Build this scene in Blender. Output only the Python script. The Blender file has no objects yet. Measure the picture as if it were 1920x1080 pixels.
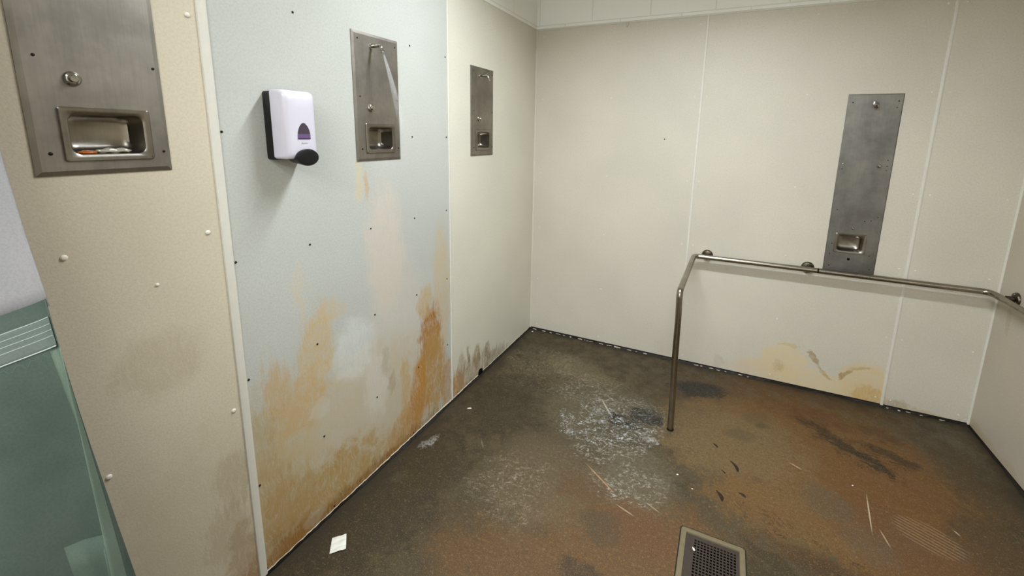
import bpy, bmesh, math, random
from mathutils import Vector, Matrix
random.seed(7)
scene = bpy.context.scene
COL = scene.collection

# ------------------------------------------------------------------ camera
YAW, PITCH, ROLL = -0.43859, 0.18618, 0.01905
FPX, CX, CY = 813.293, 981.825, 404.828
cyw, syw, cp, sp = math.cos(YAW), math.sin(YAW), math.cos(PITCH), math.sin(PITCH)
F = Vector((syw * cp, cyw * cp, -sp))
R0 = Vector((cyw, -syw, 0))
U0 = R0.cross(F)
c_, s_ = math.cos(ROLL), math.sin(ROLL)
RT = c_ * R0 + s_ * U0
UP = -s_ * R0 + c_ * U0
cam_data = bpy.data.cameras.new('camera')
cam = bpy.data.objects.new('camera', cam_data)
COL.objects.link(cam)
cam.matrix_world = Matrix(((RT.x, UP.x, -F.x, 1.42415), (RT.y, UP.y, -F.y, -3.21647), (RT.z, UP.z, -F.z, 1.65), (0, 0, 0, 1)))
cam_data.sensor_width = 36
cam_data.lens = FPX / 1920 * 36
cam_data.shift_x = (960 - CX) / 1920
cam_data.shift_y = (CY - 540) / 1920
cam_data.clip_start = 0.02
scene.camera = cam

# ------------------------------------------------------------------ world, exposure, lights
world = bpy.data.worlds.new('world'); scene.world = world; world.use_nodes = True
world.node_tree.nodes['Background'].inputs[0].default_value = (0.9, 0.88, 0.82, 1)
world.node_tree.nodes['Background'].inputs[1].default_value = 0.02
vs = scene.view_settings
vs.view_transform = 'Standard'; vs.look = 'None'; vs.gamma = 1; vs.use_curve_mapping = False
vs.exposure = 0.02

ROOM_W, CEIL, FRONT, PH = 2.850, 2.95, -5.4, 2.433

def area_light(name, loc, sx, sy, power, color, spread):
    d = bpy.data.lights.new(name, 'AREA'); d.shape = 'RECTANGLE'; d.size = sx; d.size_y = sy
    d.energy = power; d.color = color; d.spread = math.radians(spread)
    o = bpy.data.objects.new(name, d); COL.objects.link(o); o.location = loc
    return o
LCOL = (0.90, 0.985, 1.09)
LIGHTS = [((1.15, -1.5, CEIL - 0.085), 1.2, 0.14, 48, LCOL),
          ((1.35, -3.75, CEIL - 0.085), 1.2, 0.40, 18, LCOL),  # unseen fill light, added behind the camera to even out the walls
          ((1.35, -5.00, CEIL - 0.085), 1.2, 0.40, 84, LCOL)]  # second unseen fill light, added to brighten the lower walls from the front
for (l, sx, sy, pw, colr) in LIGHTS:
    area_light('tube_or_fill_light', l, sx, sy, pw, colr, 150 if l[1] > -2 else 180)

# ------------------------------------------------------------------ helpers
def lin(c):
    return tuple(((x / 255) / 12.92 if x / 255 <= 0.04045 else ((x / 255 + 0.055) / 1.055) ** 2.4) for x in c) + (1,)

def obj(name, bm, mat, parent=None, smooth=False, recalc=True):
    if recalc:
        bmesh.ops.recalc_face_normals(bm, faces=bm.faces)
    me = bpy.data.meshes.new(name); bm.to_mesh(me); bm.free()
    if smooth:
        for p in me.polygons: p.use_smooth = True
    o = bpy.data.objects.new(name, me)
    if mat: me.materials.append(mat)
    if parent: o.parent = parent
    COL.objects.link(o)
    return o

def autosmooth(o, deg=35):
    me = o.data
    b = bmesh.new(); b.from_mesh(me)
    for e in b.edges:
        if len(e.link_faces) == 2 and e.calc_face_angle(0) > math.radians(deg): e.smooth = False
    for f in b.faces: f.smooth = True
    b.to_mesh(me); b.free()
    return o

def tag(o, label=None, cat=None, group=None, kind=None):
    if label: o['label'] = label
    if cat: o['category'] = cat
    if group: o['group'] = group
    if kind: o['kind'] = kind
    return o

def thing(name, label, cat, loc=(0, 0, 0), rz=0.0, group=None):
    o = bpy.data.objects.new(name, None); COL.objects.link(o)
    o.location = loc; o.rotation_euler = (0, 0, rz); o.empty_display_size = 0.05
    return tag(o, label, cat, group)

def box(bm, a, b):
    x0, y0, z0 = a; x1, y1, z1 = b
    v = [bm.verts.new(p) for p in ((x0,y0,z0),(x1,y0,z0),(x1,y1,z0),(x0,y1,z0),(x0,y0,z1),(x1,y0,z1),(x1,y1,z1),(x0,y1,z1))]
    for f in ((0,3,2,1),(4,5,6,7),(0,1,5,4),(1,2,6,5),(2,3,7,6),(3,0,4,7)):
        bm.faces.new([v[i] for i in f])

def slab(bm, u0, u1, v0, v1, holes, P, d0, d1):
    """slab in (u,v) from depth d0 to d1 with rectangular holes; P maps (u,v,d) to a point"""
    us = sorted({u0, u1} | {h[0] for h in holes} | {h[1] for h in holes})
    vv = sorted({v0, v1} | {h[2] for h in holes} | {h[3] for h in holes})
    cache = {}
    def V(u, v, d):
        k = (round(u, 5), round(v, 5), d)
        if k not in cache: cache[k] = bm.verts.new(P(u, v, d))
        return cache[k]
    def solid(i, j):
        if i < 0 or j < 0 or i >= len(us) - 1 or j >= len(vv) - 1: return False
        mu, mv = (us[i] + us[i+1]) / 2, (vv[j] + vv[j+1]) / 2
        return not any(h[0] < mu < h[1] and h[2] < mv < h[3] for h in holes)
    for i in range(len(us) - 1):
        for j in range(len(vv) - 1):
            if not solid(i, j): continue
            a, b, c, d = us[i], us[i+1], vv[j], vv[j+1]
            bm.faces.new([V(a,c,d1), V(b,c,d1), V(b,d,d1), V(a,d,d1)])
            bm.faces.new([V(a,c,d0), V(a,d,d0), V(b,d,d0), V(b,c,d0)])
            if not solid(i-1, j): bm.faces.new([V(a,c,d0), V(a,c,d1), V(a,d,d1), V(a,d,d0)])
            if not solid(i+1, j): bm.faces.new([V(b,c,d0), V(b,d,d0), V(b,d,d1), V(b,c,d1)])
            if not solid(i, j-1): bm.faces.new([V(a,c,d0), V(b,c,d0), V(b,c,d1), V(a,c,d1)])
            if not solid(i, j+1): bm.faces.new([V(a,d,d0), V(a,d,d1), V(b,d,d1), V(b,d,d0)])

def loft(bm, rings, cap0=False, cap1=False, closed=True):
    R = [[bm.verts.new(p) for p in r] for r in rings]
    n = len(R[0])
    for a, b in zip(R[:-1], R[1:]):
        for i in range(n if closed else n - 1):
            j = (i + 1) % n
            bm.faces.new([a[i], a[j], b[j], b[i]])
    if cap0: bm.faces.new(R[0][::-1])
    if cap1: bm.faces.new(R[-1])
    return R

def rrect(cx, cz, w, h, r, k=6):
    """rounded rectangle in the X-Z plane as (x,z) pairs"""
    out = []
    r = min(r, w / 2 - 1e-5, h / 2 - 1e-5)
    for (sx, sz, a0) in ((1, 1, 0), (-1, 1, 90), (-1, -1, 180), (1, -1, 270)):
        for i in range(k + 1):
            a = math.radians(a0 + 90 * i / k)
            out.append((cx + sx * (w / 2 - r) + r * math.cos(a), cz + sz * (h / 2 - r) + r * math.sin(a)))
    return out

def fillet(pts, r, k=8):
    pts = [Vector(p) for p in pts]
    out = [pts[0]]
    for i in range(1, len(pts) - 1):
        a, b, c = pts[i-1], pts[i], pts[i+1]
        d1 = (a - b).normalized(); d2 = (c - b).normalized()
        ang = d1.angle(d2); t = r / math.tan(ang / 2)
        ctr = b + (d1 + d2).normalized() * (r / math.sin(ang / 2))
        p0 = b + d1 * t; p1 = b + d2 * t
        v0 = p0 - ctr; v1 = p1 - ctr
        tot = v0.angle(v1)
        for j in range(k + 1):
            s = j / k
            out.append(ctr + (v0 * math.sin((1 - s) * tot) + v1 * math.sin(s * tot)) / math.sin(tot))
    out.append(pts[-1])
    return out

def tube(bm, pts, rad, n=16, caps=True):
    pts = [Vector(p) for p in pts]
    rads = rad if isinstance(rad, (list, tuple)) else [rad] * len(pts)
    t = (pts[1] - pts[0]).normalized()
    up = Vector((0, 0, 1)) if abs(t.z) < .9 else Vector((1, 0, 0))
    nrm = t.cross(up).normalized()
    rings = []
    for i, p in enumerate(pts):
        if i == 0: tt = (pts[1] - pts[0]).normalized()
        elif i == len(pts) - 1: tt = (pts[-1] - pts[-2]).normalized()
        else: tt = ((pts[i+1] - p).normalized() + (p - pts[i-1]).normalized()).normalized()
        nrm = (nrm - tt * nrm.dot(tt)).normalized()
        bn = tt.cross(nrm)
        rings.append([p + (nrm * math.cos(2*math.pi*k/n) + bn * math.sin(2*math.pi*k/n)) * rads[i] for k in range(n)])
    loft(bm, rings, caps, caps)

def lathe(bm, prof, origin, axis, n=20):
    """prof: list of (radius, height along axis)"""
    axis = Vector(axis).normalized(); o = Vector(origin)
    a = axis.orthogonal().normalized(); b = axis.cross(a)
    rings = [[o + axis * h + (a * math.cos(2*math.pi*k/n) + b * math.sin(2*math.pi*k/n)) * max(r, 1e-5) for k in range(n)] for r, h in prof]
    loft(bm, rings, True, True)

# ------------------------------------------------------------------ node materials
class NT:
    def __init__(s, name):
        s.m = bpy.data.materials.new(name); s.m.use_nodes = True
        s.t = s.m.node_tree; s.n = s.t.nodes; s.l = s.t.links
        s.b = s.n['Principled BSDF']
    def new(s, ty, **kw):
        x = s.n.new(ty)
        for k, v in kw.items(): setattr(x, k, v)
        return x
    def put(s, sock, val):
        if hasattr(val, 'is_output') or isinstance(val, bpy.types.NodeSocket): s.l.new(val, sock)
        else: sock.default_value = val
    def math(s, op, a, b=0.0, clamp=False):
        x = s.new('ShaderNodeMath', operation=op); x.use_clamp = clamp
        s.put(x.inputs[0], a); s.put(x.inputs[1], b); return x.outputs[0]
    def rng(s, v, a, b, c=0.0, d=1.0, smooth=True):
        x = s.new('ShaderNodeMapRange'); x.interpolation_type = 'SMOOTHSTEP' if smooth else 'LINEAR'
        s.put(x.inputs[0], v); s.put(x.inputs[1], a); s.put(x.inputs[2], b); s.put(x.inputs[3], c); s.put(x.inputs[4], d)
        return x.outputs[0]
    def coord(s, axes=None):
        g = s.new('ShaderNodeNewGeometry').outputs['Position']     # world position: the shell and the stains share one frame
        if not axes: return g
        sp_ = s.new('ShaderNodeSeparateXYZ'); s.l.new(g, sp_.inputs[0])
        cb = s.new('ShaderNodeCombineXYZ')
        s.l.new(sp_.outputs[axes[0]], cb.inputs[0]); s.l.new(sp_.outputs[axes[1]], cb.inputs[1])
        return cb.outputs[0]
    def mapping(s, v, loc=(0,0,0), rot=0.0, scale=(1,1,1), ty='POINT'):
        x = s.new('ShaderNodeMapping', vector_type=ty); s.put(x.inputs[0], v)
        x.inputs[1].default_value = loc; x.inputs[2].default_value = (0, 0, rot); x.inputs[3].default_value = scale
        return x.outputs[0]
    def noise(s, v, scale, detail=3.0, rough=.55, dist=0.0):
        x = s.new('ShaderNodeTexNoise'); s.put(x.inputs['Vector'], v)
        x.inputs['Scale'].default_value = scale; x.inputs['Detail'].default_value = detail
        x.inputs['Roughness'].default_value = rough; x.inputs['Distortion'].default_value = dist
        return x.outputs['Fac'], x.outputs['Color']
    def warp(s, v, scale, amt, detail=3):
        f, c = s.noise(v, scale, detail)
        a = s.new('ShaderNodeVectorMath', operation='SUBTRACT'); s.put(a.inputs[0], c); a.inputs[1].default_value = (.5, .5, .5)
        b = s.new('ShaderNodeVectorMath', operation='MULTIPLY'); s.put(b.inputs[0], a.outputs[0]); b.inputs[1].default_value = (amt, amt, 0)
        d = s.new('ShaderNodeVectorMath', operation='ADD'); s.put(d.inputs[0], v); s.put(d.inputs[1], b.outputs[0])
        return d.outputs[0]
    def mix(s, f, a, b):
        x = s.new('ShaderNodeMix', data_type='RGBA'); s.put(x.inputs[0], f); s.put(x.inputs[6], a); s.put(x.inputs[7], b)
        return x.outputs[2]
    def blob(s, v, cx, cy, sx, sy, rot=0.0):
        m = s.mapping(v, (cx, cy, 0), math.radians(rot), (sx, sy, 1), 'TEXTURE')
        g = s.new('ShaderNodeTexGradient', gradient_type='SPHERICAL'); s.l.new(m, g.inputs[0])
        return g.outputs['Fac']
    def stain(s, col, v, cx, cy, sx, sy, rot, color, strength, nz=None, k=.5, lo=.12, hi=.55, grain=None):
        f = s.blob(v, cx, cy, sx, sy, rot)
        if nz is not None:
            # noise only acts inside the blob, so nothing leaks outside it
            g = s.math('MULTIPLY', s.math('SUBTRACT', nz, .5), k)
            f = s.math('ADD', f, s.math('MULTIPLY', g, s.rng(f, 0, .15)))
        f = s.rng(f, lo, hi, 0, strength)
        if grain is not None: f = s.math('MULTIPLY', f, grain)
        return s.mix(f, col, lin(color))
    def bump(s, h, strength=.2, dist=.002):
        x = s.new('ShaderNodeBump'); x.inputs['Strength'].default_value = strength; x.inputs['Distance'].default_value = dist
        s.put(x.inputs['Height'], h); s.l.new(x.outputs[0], s.b.inputs['Normal'])
    def fin(s, col=None, rough=.5, metal=0.0, spec=.5):
        if col is not None: s.put(s.b.inputs['Base Color'], col)
        s.put(s.b.inputs['Roughness'], rough); s.b.inputs['Metallic'].default_value = metal
        s.b.inputs['Specular IOR Level'].default_value = spec
        return s.m

def plain(name, color, rough=.5, metal=0.0, spec=.5, var=.06, nscale=40):
    t = NT(name)
    f, _ = t.noise(t.coord(), nscale, 3)
    c = lin(color)
    c2 = tuple(x * (1 - var * 3) for x in c[:3]) + (1,)
    t.fin(t.mix(f, c, c2), rough, metal, spec)
    return t.m

def panel_material(name, axes, base, stains, tint2=None, grime=(), spec=.28):
    """pebbled glass-fibre wall panel; stains painted as dried rust and soap with shapes of their own"""
    t = NT(name)
    v = t.coord(axes)
    w = t.warp(v, 9, .09)
    w2 = t.warp(w, 40, .02)
    streak, _ = t.noise(t.mapping(v, scale=(1, .16, 1)), 55, 4, .65)
    mid, _ = t.noise(v, 16, 5, .65)
    fine, _ = t.noise(v, 130, 3, .6)
    broad, _ = t.noise(v, 1.6, 2)
    nz = {'s': streak, 'm': mid, 'f': fine}
    thin, _ = t.noise(t.mapping(w, scale=(1, .12, 1)), 150, 4, .7)
    grain = t.math('MULTIPLY', t.rng(thin, .32, .58, .45, 1.0), t.rng(mid, .32, .6, .7, 1.0))
    col = t.mix(t.rng(broad, .3, .7), lin(base), lin(tint2 or tuple(x * .965 for x in base)))
    speck = t.rng(fine, .35, .7)
    col = t.mix(t.math('MULTIPLY', speck, .17), col, lin(tuple(x * .72 for x in base)))
    for st in stains:
        (cx, cy, sx, sy, rot, color, stg, n, *kk) = st
        kk = list(kk) + [.5, .12, .55][len(kk):]
        col = t.stain(col, w2, cx, cy, sx, sy, rot, color, stg, nz.get(n), *kk, grain=grain)
    peb, _ = t.noise(v, 210, 2, .5)
    t.bump(peb, .28, .0016)
    return t.fin(col, .42, 0, spec)

ORG = (188, 138, 62); TAN = (196, 172, 128); BRN = (128, 92, 46); DKB = (96, 72, 42); PNK = (205, 190, 172); GRY = (206, 206, 198)
mat_panel_mid = panel_material('panel_white', ('Y', 'Z'), (190, 190, 180), [
    (-1.70, 1.10, .17, .42, 0, PNK, .7, 's', .6, .1, .5),
    (-1.62, .75, .26, .42, 0, (196, 186, 170), .6, 's', .7, .1, .5),
    (-1.84, 1.44, .035, .14, 0, (206, 186, 140), .6, 's', .5),
    (-1.80, 1.42, .015, .09, 0, (196, 150, 90), .6, 's', .5),
    (-2.0, .16, .90, .66, 0, (184, 168, 132), 1.0, 'm', .7, .06, .5),
    (-1.75, .40, .55, .40, 0, (188, 176, 156), .65, 's', .8, .1, .5),
    (-2.30, .40, .22, .55, 0, (184, 166, 128), .8, 's', .8, .1, .6),
    (-1.27, .75, .11, .55, 0, (192, 170, 132), .75, 's', .6, .1, .5),
    (-2.12, .76, .12, .28, -10, (192, 162, 108), .75, 's', .9, .15, .55),
    (-2.20, .58, .20, .16, 35, (188, 158, 112), .65, 'm', .9, .15, .55),
    (-2.29, .70, .08, .18, 0, (188, 154, 106), .6, 's', .9, .15, .55),
    (-2.04, .92, .15, .07, 0, (196, 168, 120), .5, 's', .9, .15, .55),
    (-2.16, 1.05, .03, .18, 0, (200, 182, 150), .45, 's', .6),
    (-2.36, .55, .10, .16, 0, (170, 150, 110), .5, 's', .9, .15, .6),
    (-1.38, .53, .15, .28, 0, (158, 108, 40), 1.1, 's', .9, .18, .6),
    (-1.36, .30, .16, .40, 0, (172, 134, 74), 1.0, 's', .8, .15, .6),
    (-1.49, .26, .10, .30, -8, (174, 122, 48), 1.0, 's', .7, .15, .55),
    (-1.42, .74, .09, .14, 0, (184, 152, 96), .7, 's', .9, .15, .5),
    (-1.60, .10, .28, .16, 30, (172, 126, 66), .85, 's', .6, .1, .55),
    (-1.24, .15, .08, .26, 0, (170, 130, 76), .8, 's', .7, .1, .5),
    (-1.60, .32, .05, .26, 0, (182, 146, 84), .6, 's', .8, .1, .5),
    (-2.05, .10, .40, .26, 0, (168, 138, 84), .95, 'm', 1.1, .1, .6),
    (-2.28, .14, .20, .30, 0, (166, 138, 88), .9, 's', 1.1, .1, .6),
    (-2.34, .32, .12, .24, 0, (172, 142, 94), .6, 's', .9, .1, .6),
    (-1.85, .01, .75, .09, 0, (138, 100, 48), 1.1, 's', .8, .1, .6),
    (-2.28, .01, .18, .16, 0, (146, 104, 52), .9, 'm', .7, .1, .6),
    (-2.18, .05, .07, .05, 0, (190, 182, 160), .35, 'm', .9, .2, .5),
    (-1.80, .46, .11, .26, 6, (206, 204, 194), .5, 's', .8, .15, .6),
    (-1.92, .70, .16, .20, 0, (210, 211, 203), .6, 'm', .7, .1, .5),
    (-1.73, .55, .05, .12, 0, (160, 150, 132), .55, 's', 1.2, .3, .6),
    (-1.70, .40, .05, .10, 0, (150, 134, 112), .5, 's', 1.2, .3, .6),
    (-2.11, .52, .07, .07, 20, (200, 196, 182), .4, 'm', 1.2, .2, .5),
])
mat_panel_near = panel_material('panel_cream_near', ('Y', 'Z'), (208, 196, 172), [
    (-2.46, .16, .09, .20, 0, (150, 112, 66), .8, 'm', 1.2, .25, .6),
    (-2.44, .05, .10, .10, 0, (140, 98, 50), .8, 'm', 1.0, .2, .6),
    (-2.47, .46, .09, .20, 0, (140, 126, 98), .5, 's', 1.3, .3, .6),
    (-2.50, .30, .12, .24, 0, (146, 128, 98), .5, 's', 1.3, .3, .6),
    (-2.62, .98, .16, .14, 0, (176, 162, 134), .5, 'm', .8, .1, .6),
    (-2.60, .35, .40, .50, 0, (188, 174, 146), .5, 'm', .8, .1, .6),
])
mat_panel_far = panel_material('panel_cream_far', ('Y', 'Z'), (216, 211, 192), [
    (-.95, .06, .38, .20, -8, (150, 128, 92), .8, 's', 1.4, .2, .6),
    (-.62, .02, .30, .15, -8, (138, 120, 90), .75, 's', 1.4, .2, .6),
    (-1.12, .05, .12, .18, 0, (172, 124, 62), .85, 's', .8, .1, .55),
    (-.99, .20, .03, .12, 0, (120, 98, 60), .7, 's', .9, .1, .5),
    (-.88, .17, .05, .12, 0, (130, 108, 72), .7, 's', 1.1, .1, .5),
    (-.74, .12, .06, .10, 0, (124, 104, 66), .7, 's', 1.1, .1, .5),
    (-1.08, .16, .05, .18, 0, (150, 130, 96), .6, 's', 1.0, .1, .5),
    (-.90, -.02, .5, .07, 0, (110, 82, 48), .85, 's', .8, .1, .5),
])
mat_panel_back = panel_material('panel_cream_back', ('X', 'Z'), (207, 199, 181), [
    (1.88, .17, .19, .16, 0, (210, 190, 150), .95, 'm', .5, .1, .4),
    (1.80, .08, .26, .11, 0, (208, 188, 150), .9, 'm', .5, .1, .5),
    (2.12, .05, .34, .13, 0, (210, 190, 150), .95, 'm', .5, .1, .4),
    (2.33, .13, .16, .20, 0, (208, 186, 144), .95, 'm', .5, .08, .4),
    (2.36, .05, .13, .09, 0, (192, 156, 84), .7, 'm', .7, .15, .5),
    (2.045, .235, .085, .020, -58, (150, 124, 78), .85, 'f', .6, .12, .5),
    (2.110, .145, .085, .018, -38, (172, 144, 92), .75, 'f', .6, .12, .5),
    (2.225, .165, .075, .018, 50, (156, 130, 82), .85, 'f', .6, .12, .5),
    (2.300, .225, .080, .016, 12, (176, 150, 100), .7, 'f', .6, .12, .5),
    (1.90, .29, .10, .016, 8, (190, 166, 118), .6, 'f', .6, .12, .5),
    (1.86, .14, .05, .07, 0, (176, 148, 100), .5, 'f', 1.2, .2, .6),
    (1.62, .06, .14, .07, 0, (202, 184, 160), .6, 'm', .6, .1, .5),
    (1.48, .06, .05, .08, 0, (176, 168, 144), .4, 'm', 1.0, .1, .5),
    (2.50, .03, .10, .06, 0, (150, 128, 100), .6, 'm', .9, .1, .5),
    (2.62, .01, .16, .05, 0, (184, 160, 116), .6, 'm', .9, .1, .5),
    (1.50, .65, .5, .5, 0, (210, 203, 185), .4, None),
])
mat_panel_right = panel_material('panel_cream_right', ('Y', 'Z'), (194, 183, 164), [
    (-.05, .03, .22, .06, 0, (170, 156, 120), .6, 'm', .8, .1, .5),
    (-.14, .72, .03, .12, 0, (160, 146, 120), .5, 's', .8, .1, .5),
    (-.30, .02, .5, .05, 0, (176, 160, 130), .6, 'm', .8, .1, .5),
])

# painted block wall above the panels
def block_material(name, axes):
    t = NT(name)
    v = t.coord(axes)
    br = t.new('ShaderNodeTexBrick'); t.l.new(t.mapping(v, (-.635, -.024, 0)), br.inputs['Vector'])
    br.offset = .5; br.squash = 1
    br.inputs['Scale'].default_value = 1; br.inputs['Mortar Size'].default_value = .004
    br.inputs['Mortar Smooth'].default_value = .4
    br.inputs['Brick Width'].default_value = .41; br.inputs['Row Height'].default_value = .203
    br.inputs['Color1'].default_value = lin((242, 241, 232)); br.inputs['Color2'].default_value = lin((242, 241, 232))
    br.inputs['Mortar'].default_value = lin((226, 222, 210))
    nf, _ = t.noise(v, 90, 4)
    h = t.math('ADD', t.math('MULTIPLY', br.outputs['Fac'], -1.0), t.math('MULTIPLY', nf, .35))
    t.bump(h, .18, .003)
    return t.fin(br.outputs['Color'], .5, 0, .35)
mat_block_left = block_material('painted_block_left', ('Y', 'Z'))
mat_block_back = block_material('painted_block_back', ('X', 'Z'))
mat_ceiling = plain('ceiling_paint', (214, 211, 203), .8, 0, .2, .02, 12)
mat_trim = plain('vinyl_trim', (215, 210, 195), .4, 0, .4, .03, 60)
mat_trim_dirty = plain('caulk_white', (206, 196, 178), .6, 0, .3, .12, 50)
mat_grime = plain('black_grime', (34, 27, 20), .6, 0, .3, .2, 60)
mat_rivet = plain('nylon_rivet', (228, 221, 204), .35, 0, .5, .02, 60)

def steel(name, color, rough, spec=.5, streak=True, metal=1.0):
    t = NT(name)
    g = t.new('ShaderNodeTexCoord').outputs['Object']
    n1, _ = t.noise(g, 7, 4, .6)
    n2, _ = t.noise(t.mapping(g, scale=(1, 1, .06)), 160, 3)
    c = lin(color); d = tuple(x * .68 for x in c[:3]) + (1,)
    cc = t.mix(t.rng(n1, .3, .7), c, d)
    cc = t.mix(t.math('MULTIPLY', t.rng(n2, .4, .7), .12), cc, lin((96, 88, 74)))
    r = t.math('ADD', t.math('MULTIPLY', n1, .18), rough - .09)
    t.bump(n2, .05, .001)
    return t.fin(cc, r, metal, spec)
mat_plate = steel('stainless_plate', (160, 153, 142), .5)
mat_dish = steel('stainless_dish', (156, 149, 137), .32)
mat_plate_tall = steel('stainless_plate_tall', (138, 135, 128), .5)
mat_chrome = steel('worn_chrome', (198, 194, 184), .16)
mat_rail = steel('stainless_tube', (166, 158, 142), .25)
mat_flange = steel('dark_flange', (92, 84, 70), .35)
mat_dark = plain('dark_screw', (38, 32, 24), .4, .6, .5, .1, 80)
mat_hole = plain('dark_hole', (8, 7, 6), .9, 0, .1, .0, 50)

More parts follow.
